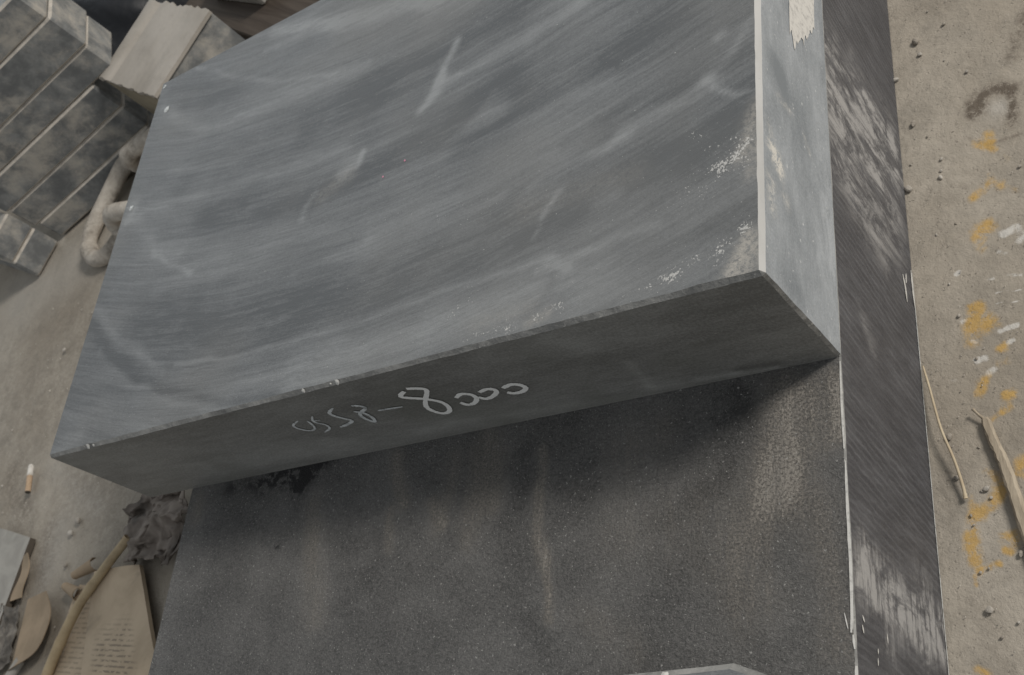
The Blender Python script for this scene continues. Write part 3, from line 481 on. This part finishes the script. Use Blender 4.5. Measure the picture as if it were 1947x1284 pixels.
# brushed white paint at the far end of the right face
zc = np.linspace(2.075, 1.665, 46); tip = 1.90 + .09 * fbm(zc * 34, zc * 0, 301, 3) + 1.05 * np.clip(2.0 - zc, 0, 1) + .03 * np.sin(zc * 90)
yk = np.linspace(0, 1, 10); G = np.stack([np.full((46, 10), EPS), tip[:, None] + (2.9 - tip)[:, None] * yk[None], zc[:, None] - .04 * yk[None] + .008 * fbm(yk * 6, yk * 0, 305)[None]], -1)
mb = MB(); mb.grid(G, 0, True); child(mb, 'brush_mark', M['paint_white'], up)
# cream paint line and drips along the top right edge of the lower block
ltp = lambda u, v, h: (u, v, 1.5 + EPS + .002 * h)
lrp = lambda u, v, h: (EPS + .002 * h, u, v)
mark([[(-.004, -.03), (-.007, -.3), (-.006, -.55)]], 'paint_streak', .012, M['paint_white'], lo, ltp, 60, .6)
mark([[(-.004, -.62), (-.006, -.9), (-.006, -1.2), (-.012, -1.44), (-.02, -1.52)], [(-.012, -1.53), (-.006, -1.60)], [(-.004, -1.68), (-.008, -1.82), (-.006, -1.95)],
      [(-.05, -1.42), (-.035, -1.5)]], 'paint_streak', [.015, .014, .022, .007], M['paint_white'], lo, ltp, 61, .5)
mark([[(-1.41, 1.40), (-1.44, 1.38)], [(-1.46, 1.41), (-1.50, 1.40)], [(-1.42, 1.05), (-1.47, 1.05)], [(-1.53, 1.20), (-1.56, 1.21)], [(-1.58, 1.21), (-1.62, 1.22)], [(1.22, .23), (1.13, .20), (1.02, .19)], [(1.36, .03), (1.2, .03), (1.06, .02)], [(1.18, .17), (1.26, .16)]],
     'paint_streak', [.018, .018, .016, .014, .014, .03, .03, .03], M['paint_white'], lo, lrp, 70, .4)
mark([[(1.35, .012), (.9, .010), (.4, .012), (0, .010), (-.5, .012), (-1.0, .010), (-1.5, .012), (-2.0, .010)]], 'edge_streak', .013, M['chalk_faint'], lo, lrp, 90, .4)

# ------------------------------------------------------------------ small bar lying on the lower block, close to the camera
mb = MB()
pl = [(-1.6, -1.838), (-.52, -1.785), (-.37, -1.775), (-.10, -1.87), (-.07, -2.6), (-1.6, -2.6)]
pi = [(-1.57, -1.87), (-.53, -1.815), (-.38, -1.805), (-.13, -1.89), (-.10, -2.57), (-1.57, -2.57)]
k = len(pl)
mb.add([(x, y, 1.504) for x, y in pl] + [(x, y, 2.08) for x, y in pl] + [(x, y, 2.10) for x, y in pi],
       [(i, (i + 1) % k, k + (i + 1) % k, k + i)[::-1] for i in range(k)] + [(k + i, k + (i + 1) % k, 2 * k + (i + 1) % k, 2 * k + i)[::-1] for i in range(k)] + [tuple(range(2 * k, 3 * k))[::-1], tuple(range(k))], 0)
mb.m[k:2 * k] = [1] * k
o = mb.build('stone_bar', [M['top'], M['edge_grey']], None, (-.8, -2.2, 1.504)); tag(o, 'short grey stone bar with a cut corner on top of the dark lower block', 'stone bar')
speck(o, (-.72, -1.82, 2.095), (0, 0.3, 1), .02, M['paint_white'], seed=31)

# ------------------------------------------------------------------ stack of dusty slabs at the back left
ANG = math.radians(23.7)
E1 = np.array([math.cos(ANG), math.sin(ANG), 0]); N1 = np.array([-math.sin(ANG), math.cos(ANG), 0])
A0 = np.array([-12.42, 5.44, 0])
words = ['lowest slab of the dusty stack behind the chain', 'second slab up in the dusty stack behind the chain', 'third slab up in the dusty stack, level with the cream board',
         'fourth slab up in the dusty stack, just above the cream board', 'fifth slab up in the dusty stack behind the chain', 'top slab of the dusty stack by the black bag']
zz = [-.01, .385, .83, 1.32, 1.755, 2.325, 2.80]
ends = [(0.06, 2.46), (-.02, 2.50), (-.06, 2.50), (-.5, 2.93), (-.9, 2.97), (-.9, 2.95)]
for i in range(6):
    mb = MB(); s0, s1 = ends[i]; jit = (.0, .01, .0, .012, .0, .01)[i]
    mb.box(s0, s1, jit, .8, 0, zz[i + 1] - zz[i], 0, .032)
    o = mb.build('stone_slab', [M['slab'], M['slab_edge']], None, (0, 0, 0)); o.rotation_euler.z = ANG; p = A0 + np.array([0, 0, zz[i] + (.012 if i == 0 else .002 * i)]); o.location = Vector(p) * S
    tag(o, words[i], 'stone slab', 'slabs in the dusty stacks')
# second stack in front of it
c2 = np.array([-12.655, 4.85]); a2 = math.radians(66)
for i, (w, z) in enumerate((('bottom slab of the short stack beside the chain', -.005), ('upper slab of the short stack beside the chain', .43))):
    mb = MB(); mb.box(-2.6, 0, 0, .60, 0, .43, 0, .03)
    # local x runs along the dark end, local y along the lit side
    o = mb.build('stone_slab', [M['slab'], M['slab_edge']]); o.rotation_euler.z = a2 - math.pi / 2; o.location = Vector((c2[0], c2[1], z)) * S
    tag(o, w, 'stone slab', 'slabs in the dusty stacks')

# block with the cream board on it
aC = math.radians(-32.3)
eC = np.array([math.cos(aC), math.sin(aC), 0]); nC = np.array([-math.sin(aC), math.cos(aC), 0]); pC = np.array([-10.00, 6.50, 0])
mb = MB(); mb.box(0.06, 1.76, .02, 1.30, 0, 1.27, 0, 0)
mb.m = [1 if i == 2 else 0 for i in range(6)]
o = mb.build('stone_block', [M['slab'], M['khaki']]); o.rotation_euler.z = aC; o.location = Vector(pC) * S
tag(o, 'dark mottled stone block under the cream board, beside the dusty stack', 'stone block')
mb = MB(); nu = 60; nv = 2
uu = np.linspace(0, 1.80, nu); r1 = .035 * fbm(uu * 9, uu * 0, 33) + .015; r2 = 1.29 + .05 * fbm(uu * 9, uu * 0 + 3, 36)
gro = .025 * np.exp(-((uu - .30) / .035) ** 2) - .03 * np.exp(-((uu - .13) / .13) ** 2)
ztop = 1.325 - gro + .012 * fbm(uu * 3, uu * 0, 41); vsx = np.linspace(0, 1, 14)
G = np.stack([np.repeat(uu[:, None], 14, 1), r1[:, None] + (r2 - r1)[:, None] * vsx[None], np.repeat(ztop[:, None], 14, 1)], -1)
G[..., 2] += .008 * fbm(G[..., 0] * 2, G[..., 1] * 2, 44)
Bm = G.copy(); Bm[..., 2] = 1.273
mb.grid(G, 0); mb.grid(Bm, 0, True)
for a, b in ((G[:, 0], Bm[:, 0]), (G[:, -1], Bm[:, -1]), (G[0], Bm[0]), (G[-1], Bm[-1])):
    m = len(a); mb.add(np.concatenate([a, b]), [(i, i + 1, m + i + 1, m + i) for i in range(m - 1)])
o = mb.build('cream_board', M['cream'], None, (0, 0, 1.273)); o.rotation_euler.z = aC; o.location = Vector((pC[0], pC[1], 1.273)) * S
tag(o, 'cream ragged-edged board with a groove, lying on a dark block', 'board')

# black bag, timbers and grey slab behind
def lump(center, rx, ry, rz, seed, nu=40, nv=24, amp=.2):
    th = np.linspace(0, 2 * np.pi, nu + 1); ph = np.linspace(-.35, np.pi / 2, nv); T, Pp = np.meshgrid(th, ph, indexing='ij')
    d = 1 + amp * fbm(np.cos(T) * 2 + 5 + np.sin(Pp), np.sin(T) * 2 + 5 + Pp, seed, 4)
    P = np.stack([center[0] + rx * d * np.cos(T) * np.cos(Pp), center[1] + ry * d * np.sin(T) * np.cos(Pp), center[2] + rz * d * np.sin(Pp)], -1); P[..., 2] = np.maximum(P[..., 2], .0); P[-1] = P[0]
    return P
mb = MB(); mb.grid(lump((-11.9, 9.0, 0), 1.5, 1.3, 1.35, 60), 0)
o = mb.build('plastic_bag', M['black'], None, (-11.9, 9.0, 0), True); tag(o, 'lumpy black plastic bag behind the dusty slab stack', 'bag')
for i, (off, z0, z1, w, lab) in enumerate(((0.0, .02, .42, 1.0, 'wide brown timber on the floor behind the cream board'), (1.12, .02, .55, 1.3, 'second brown timber, behind the wide one on the floor'))):
    mb = MB(); mb.box(-1.0, 4.6, 0, w, 0, z1 - z0, 0, .02)
    o = mb.build('timber', [M['timber'], M['timber']]); o.rotation_euler.z = math.radians(-36); o.location = Vector(np.array([-9.40, 8.02, z0 - .02]) + off * np.array([.588, .809, 0])) .to_3d() * S
    tag(o, lab, 'timber')
mb = MB(); mb.box(-1.5, 0, 0, 1.2, 0, .32, 0, .03)
o = mb.build('stone_slab', [M['plate'], M['slab_edge']]); o.rotation_euler.z = math.radians(-31); o.location = Vector((-8.05, 7.62, .405)) * S
tag(o, 'pale grey stone slab lying on the brown timber', 'stone slab')

# ------------------------------------------------------------------ chain on the floor in front of the stack
chain = empty('chain', (-11.0, 5.3, 0), 'heavy dust-covered chain lying on the floor in front of the slab stack', 'chain')
def link(center, along, across, L, W, r, seed):
    a = np.array(along, float); a /= np.linalg.norm(a); b = np.array(across, float); b -= a * (a @ b); b /= np.linalg.norm(b)
    pts = []
    st = L / 2 - W / 2
    for t in np.linspace(-np.pi / 2, np.pi / 2, 14): pts.append(np.array(center) + a * (st + W / 2 * np.cos(t)) + b * W / 2 * np.sin(t))
    for t in np.linspace(np.pi / 2, 3 * np.pi / 2, 14): pts.append(np.array(center) + a * (-st + W / 2 * np.cos(t)) + b * W / 2 * np.sin(t))
    rr = r * (1 + .06 * np.random.default_rng(seed).normal(size=len(pts)))
    mb = MB(); mb.tube(pts, rr, 14, 0, False, True); child(mb, 'link', M['chain'], chain, True)
link((-10.66, 5.43, .16), (.5, .86, .1), (1, -.5, 0), 1.74, .94, .122, 1)
link((-9.46, 4.64, .32), (.96, -.16, -.05), (.1, .25, 1), 1.5, .46, .122, 2)
link((-9.50, 5.88, .40), (.85, .1, .05), (.1, -.3, 1), 1.4, .50, .122, 3)

# ------------------------------------------------------------------ litter on the left
b = empty('cigarette_butt', (-11.03, 1.40, 0), 'cigarette butt with cork filter on the dusty floor', 'cigarette butt')
p0 = np.array([-11.09, 1.59, .045]); p1 = np.array([-10.97, 1.21, .045]); d = p1 - p0
mb = MB(); mb.tube([p0 + d * .42, p1], .036, 12); child(mb, 'filter', M['cork'], b, False)
mb = MB(); mb.tube([p0, p0 + d * .06, p0 + d * .418], [.024, .035, .037], 12); child(mb, 'paper_tube', M['white_paper'], b, False)
mb = MB(); mb.tube([p1, p1 + d * .02], [.036, .03], 12); child(mb, 'filter_end', M['ash'], b, False)

def slab_poly(name, pts, z0, z1, mats, label, cat, mi_side=0, drop=None):
    mb = MB(); k = len(pts); zt = [z1] * k if drop is None else drop
    mb.add([(x, y, z0) for x, y in pts] + [(x, y, z) for (x, y), z in zip(pts, zt)], [(i, (i + 1) % k, k + (i + 1) % k, k + i) for i in range(k)] + [tuple(range(k, 2 * k)), tuple(range(k))[::-1]])
    mb.m[:k] = [mi_side] * k
    o = mb.build(name, mats, None, (pts[0][0], pts[0][1], z0)); return tag(o, label, cat)
slab_poly('metal_plate', [(-13.2, -.9), (-10.70, -.95), (-10.52, .56), (-11.16, .735), (-13.2, 1.2)], 0, .08, [M['plate'], M['ash']], 'pale flat plate lying on the floor beside the cardboard scrap', 'plate', 1)

def sheet(name, u, v, zf, mat, label, cat, thick=.012, attrs=None, **kw):
    """thin bent sheet from a grid of plan points"""
    P = np.stack([u, v, zf], -1); Q = P.copy(); Q[..., 2] -= thick; mb = MB()
    mb.grid(P, 0, False, **(attrs or {})); mb.grid(Q, 0, True)
    for a, b2 in ((P[:, 0], Q[:, 0]), (P[:, -1], Q[:, -1]), (P[0], Q[0]), (P[-1], Q[-1])):
        m = len(a); mb.add(np.concatenate([a, b2]), [(i, i + 1, m + i + 1, m + i) for i in range(m - 1)])
    o = mb.build(name, mat, None, (float(u.mean()), float(v.mean()), 0), True); return tag(o, label, cat, **kw)
def quad_grid(c, n=40):
    s, t = np.meshgrid(np.linspace(0, 1, n), np.linspace(0, 1, n), indexing='ij'); c = np.array(c, float)
    P = ((1 - s) * (1 - t))[..., None] * c[0] + (s * (1 - t))[..., None] * c[1] + (s * t)[..., None] * c[2] + ((1 - s) * t)[..., None] * c[3]
    return P[..., 0], P[..., 1], s, t
# curved cardboard scrap: straight left edge, bowed right edge
s, t = np.meshgrid(np.linspace(0, 1, 24), np.linspace(0, 1, 30), indexing='ij')
lft = np.array([(-10.22, -.20)]) * (1 - t)[..., None] + np.array([(-10.10, -1.02)]) * t[..., None]
rgt_p = smooth_path([(-9.72, -.17), (-9.52, -.40), (-9.50, -.62), (-9.62, -.86), (-10.05, -1.03)], 8); idx = (t * (len(rgt_p) - 1)).astype(int)
Pc = lft * (1 - s)[..., None] + rgt_p[idx] * s[..., None]
sheet('cardboard_scrap', Pc[..., 0], Pc[..., 1], .05 + .10 * s * (1 - .3 * t) + .02 * t, M['card'], 'tan cardboard scrap with a rounded edge beside the pale plate', 'cardboard')
s1, t1 = np.meshgrid(np.linspace(0, 1, 16), np.linspace(0, 1, 20), indexing='ij')
xx = -10.62 + .22 * s1 + .10 * t1 + .06 * np.sin(t1 * 5); yy = .32 - .52 * t1 + .03 * s1
sheet('cardboard_scrap', xx, yy, .06 + .07 * s1 * (1 - t1), M['card'], 'narrow torn strip of tan cardboard at the edge of the pale plate', 'cardboard')
# rag
u, v, s, t = quad_grid([(-10.72, -.25), (-10.30, -.30), (-10.15, -.95), (-10.72, -1.1)], 40)
sheet('rag', u + .05 * fbm(s * 3, t * 3, 5), v + .05 * fbm(s * 3, t * 3, 9), .05 + .06 * fbm(s * 6, t * 6, 21) + .03, M['rag'], 'crumpled grey rag on the floor between plate and cardboard', 'rag')
mb = MB(); mb.tube([(-9.98, -.90, .06), (-10.25, -1.30, .06)], .055, 14); o = mb.build('metal_tube', M['plate'], None, (-10.1, -1.1, 0), False); tag(o, 'short grey tube end lying beside the rounded cardboard scrap', 'tube')
# bamboo stick
pth = smooth_path([(-8.38, .30, .16), (-8.66, -.02, .17), (-8.98, -.38, .15), (-9.19, -.76, .12), (-9.33, -1.12, .09), (-9.48, -1.6, .06)], 6)
mb = MB(); m = len(pth); rr = np.linspace(.048, .062, m) * (1 + .12 * np.exp(-((np.arange(m) % 9) / .7) ** 2)); mb.tube(pth, rr, 12)
o = mb.build('bamboo_stick', M['bamboo'], None, (-9.0, -.4, 0), True); tag(o, 'bent tan bamboo stick lying across the old newspaper', 'stick')
# newspapers
u, v, s, t = quad_grid([(-9.25, -.12), (-8.45, -.22), (-7.95, -2.0), (-9.75, -1.9)], 50)
sheet('newspaper', u + .03 * fbm(s * 4, t * 4, 3), v + .04 * fbm(s * 4 + 7, t * 4, 8), .035 + .03 * fbm(s * 3, t * 3, 17), M['paper'], 'stained crumpled newspaper sheet under the bamboo stick', 'newspaper', attrs={'print': np.clip(.6 + 0 * s, 0, 1)})
u, v, s, t = quad_grid([(-8.93, -.01), (-8.10, -.02), (-7.35, -1.15), (-8.55, -1.7)], 50)
sheet('newspaper', u, v + .012 * np.sin(s * 3), .11 + .03 * s + .012 * fbm(s * 3, t * 3, 27), M['paper'], 'folded tan newspaper with printed lines beside the lower block', 'newspaper', .05, attrs={'print': np.clip((t - .38) * 6, 0, 1) * np.clip((.80 - s) * 9, 0, 1) * np.clip((s - .12) * 9, 0, 1)})
# curled paper bits
for i, (c, L, a, lab) in enumerate((((-9.16, .04, .03), .34, 1.9, 'curled torn paper strip at the end of the bamboo stick'), ((-9.30, -.18, .03), .30, 1.2, 'small curled paper scrap beside the bamboo stick'))):
    s, t = np.meshgrid(np.linspace(0, 1, 14), np.linspace(0, 1, 10), indexing='ij'); th = s * 3.6
    lu = .075 * np.cos(th) * (1 - .4 * t); lz = .08 + .075 * np.sin(th) * (1 - .4 * t) + .02 * t; lv = L * (t - .5)
    sheet('paper_scrap', c[0] + lu * math.cos(a) - lv * math.sin(a), c[1] + lu * math.sin(a) + lv * math.cos(a), lz, M['card'], lab, 'paper scrap', .008)
# crumpled sheet against the lower block
u, v, s, t = quad_grid([(-8.75, .75), (-7.35, .85), (-7.2, .0), (-8.35, -.05)], 60)
sheet('plastic_sheet', u + .17 * fbm(s * 4, t * 4, 61), v + .20 * fbm(s * 4, t * 4, 65), .10 + .17 * fbm(s * 4, t * 4, 71) + .14 * s, M['sheet'], 'crumpled stained brown-grey sheet on the floor under the overhanging block', 'sheet')

# ------------------------------------------------------------------ right side floor: twig, splinter, pebbles, grit
mb = MB(); pth = smooth_path([(.025, .60, .03), (.062, .42, .06), (.112, .12, .075), (.17, -.10, .06), (.20, -.27, .035), (.206, -.355, .018)], 6); m = len(pth)
rr = np.linspace(.007, .011, m); rr[-3:] *= 1.25; mb.tube(pth, rr, 8); o = mb.build('straw', M['straw'], None, (.12, .1, 0), True); tag(o, 'thin pale bent straw on the floor against the lower block', 'straw')
root = empty('wood_splinter', (.45, -.2, 0), 'flat grey wood splinter with a thin broken tip on the yellow-stained floor', 'wood splinter')
mb = MB(); c0 = smooth_path([(.375, .155, .028), (.41, .0, .032), (.455, -.16, .034), (.495, -.37, .034), (.535, -.60, .03), (.60, -.9, .03)], 6); m = len(c0)
w = np.linspace(.028, .042, m) * (1 + .025 * rng.normal(size=m)); w[0] *= .7; h = .016 * (1 + .12 * rng.normal(size=m)); V = []
for i in range(m):
    tt = c0[min(i + 1, m - 1)] - c0[max(i - 1, 0)]; tt /= np.linalg.norm(tt); nn = np.array([-tt[1], tt[0], 0]); nn /= np.linalg.norm(nn); j = .0018 * rng.normal(size=6)
    for q, (a_, z_) in enumerate(((-1, -1), (-1, .2), (-.6, 1), (.5, 1.1), (1, .3), (1, -1))): V.append(c0[i] + nn * (a_ * w[i] + j[q]) + np.array([0, 0, z_ * h[i]]))
mb.add(V, [(i * 6 + q, i * 6 + (q + 1) % 6, (i + 1) * 6 + (q + 1) % 6, (i + 1) * 6 + q) for i in range(m - 1) for q in range(6)] + [tuple(range(6))[::-1], tuple(range((m - 1) * 6, m * 6))]); child(mb, 'shaft', M['wood'], root)
mb = MB(); mb.tube(smooth_path([(.372, .15, .03), (.345, .18, .035), (.312, .225, .045)], 4), [.012, .010, .010, .009, .009, .008, .008, .010, .012], 7); child(mb, 'broken_tip', M['wood'], root, True)

def pebble_mesh(seed):
    r = np.random.default_rng(seed); import bmesh
    bm = bmesh.new(); bmesh.ops.create_icosphere(bm, subdivisions=2, radius=1.0)
    dirs = r.normal(size=(9, 3)); dirs /= np.linalg.norm(dirs, axis=1)[:, None]; lim = r.uniform(.62, .95, 9)
    for v in bm.verts:
        p = np.array(v.co); 
        for d_, l_ in zip(dirs, lim):
            q = p @ d_
            if q > l_: p = p - d_ * (q - l_)
        p *= np.array([1, .85, .72]); v.co = Vector(p * S)
    me = bpy.data.meshes.new('pebble'); bm.to_mesh(me); bm.free(); me.materials.append(M['pebble']); return me
pm = [pebble_mesh(i) for i in range(7)]
def pebble(x, y, r, label, group=None, i=0, z=None):
    o = bpy.data.objects.new('pebble', pm[i % 7]); col.objects.link(o); o.scale = (r * random.uniform(.9, 1.15), r * random.uniform(.85, 1.1), r); o.rotation_euler.z = random.uniform(0, 6)
    o.location = Vector((x, y, r * .50 - .012 if z is None else z)) * S; tag(o, label, 'pebble', group or 'pebbles on the concrete floor'); return o
big = [(.19, 3.42, .034, 'largest dark pebble on the bare floor far along the lower block'), (.03, 2.07, .032, 'pale pebble touching the side of the lower block'),
       (.16, -.20, .022, 'rounded pebble between the straw and the splinter, beside the straw middle'), (.27, -1.05, .026, 'round pebble past the yellow paint near the floor scratches'),
       (.33, -.30, .024, 'pebble on yellow paint close to the wood splinter'), (.48, -.73, .022, 'pebble beside the far yellow paint flake and splinter'),
       (.14, .08, .026, 'ringed pebble near the thin broken tip of the splinter')]
for i, (x, y, r, lab) in enumerate(big): pebble(x, y, r, lab, None, i)
small = [(.21, 3.28, .022), (.01, 3.11, .026), (.11, 2.64, .027), (.20, 2.49, .011), (.28, 2.25, .015), (.27, 2.15, .013), (.26, 2.09, .019), (.41, 3.5, .018), (.53, 2.97, .017), (.33, 1.67, .012), (.06, 2.28, .010),
         (.28, .94, .016), (.42, -1.13, .012), (.32, -1.21, .012), (.79, 2.0, .015), (.30, 3.69, .010), (.38, 3.15, .010), (.19, 1.62, .010), (.24, 1.20, .010), (.36, .60, .012), (.31, -.02, .010), (.35, -.36, .014), (.30, -.31, .011), (.22, -.46, .012), (.23, -.52, .010), (.24, -.82, .011), (.29, -.80, .010), (.52, -.43, .010)]
for i, (x, y, r) in enumerate(small): pebble(x, y, r, 'tiny loose pebble on the bare concrete floor beside the lower block', 'tiny pebbles beside the lower block', i + 3)
for i, (x, y, r, lab) in enumerate(((-9.71, .70, .05, 'dark chip of debris on the dusty floor under the overhanging corner'), (-9.80, .56, .045, 'second dark chip beside the first under the overhanging corner'), (-9.72, .17, .035, 'small pale crumb on the floor near the curled paper strip'), (-11.25, 3.30, .03, 'small dark speck on the bare floor between chain and cigarette butt'))):
    pebble(x, y, r, lab, 'debris chips', i)
# fine grit: nobody could count it
mb = MB(); r = np.random.default_rng(77)
tet = np.array([(1, 0, -.4), (-.5, .87, -.4), (-.5, -.87, -.4), (0, 0, .9)])
def grit(n, x0, x1, y0, y1, s0, s1):
    for _ in range(n):
        x, y = r.uniform(x0, x1), r.uniform(y0, y1); sz = s0 + (s1 - s0) * r.random() ** 3; a = r.uniform(0, 6.28); R2 = np.array([[math.cos(a), -math.sin(a), 0], [math.sin(a), math.cos(a), 0], [0, 0, 1]])
        mb.add((tet * r.uniform(.6, 1.2, (4, 1)) * sz) @ R2.T + (x, y, sz * .1), [(0, 2, 1), (0, 1, 3), (1, 2, 3), (2, 0, 3)])
grit(1500, .03, 1.0, -1.6, 4.0, .002, .008)
grit(350, -12.5, -6.5, -1.5, 5.0, .006, .022)
o = mb.build('grit', M['pebble']); tag(o, 'fine sandy grit scattered over the concrete floor', 'grit', None, 'stuff')
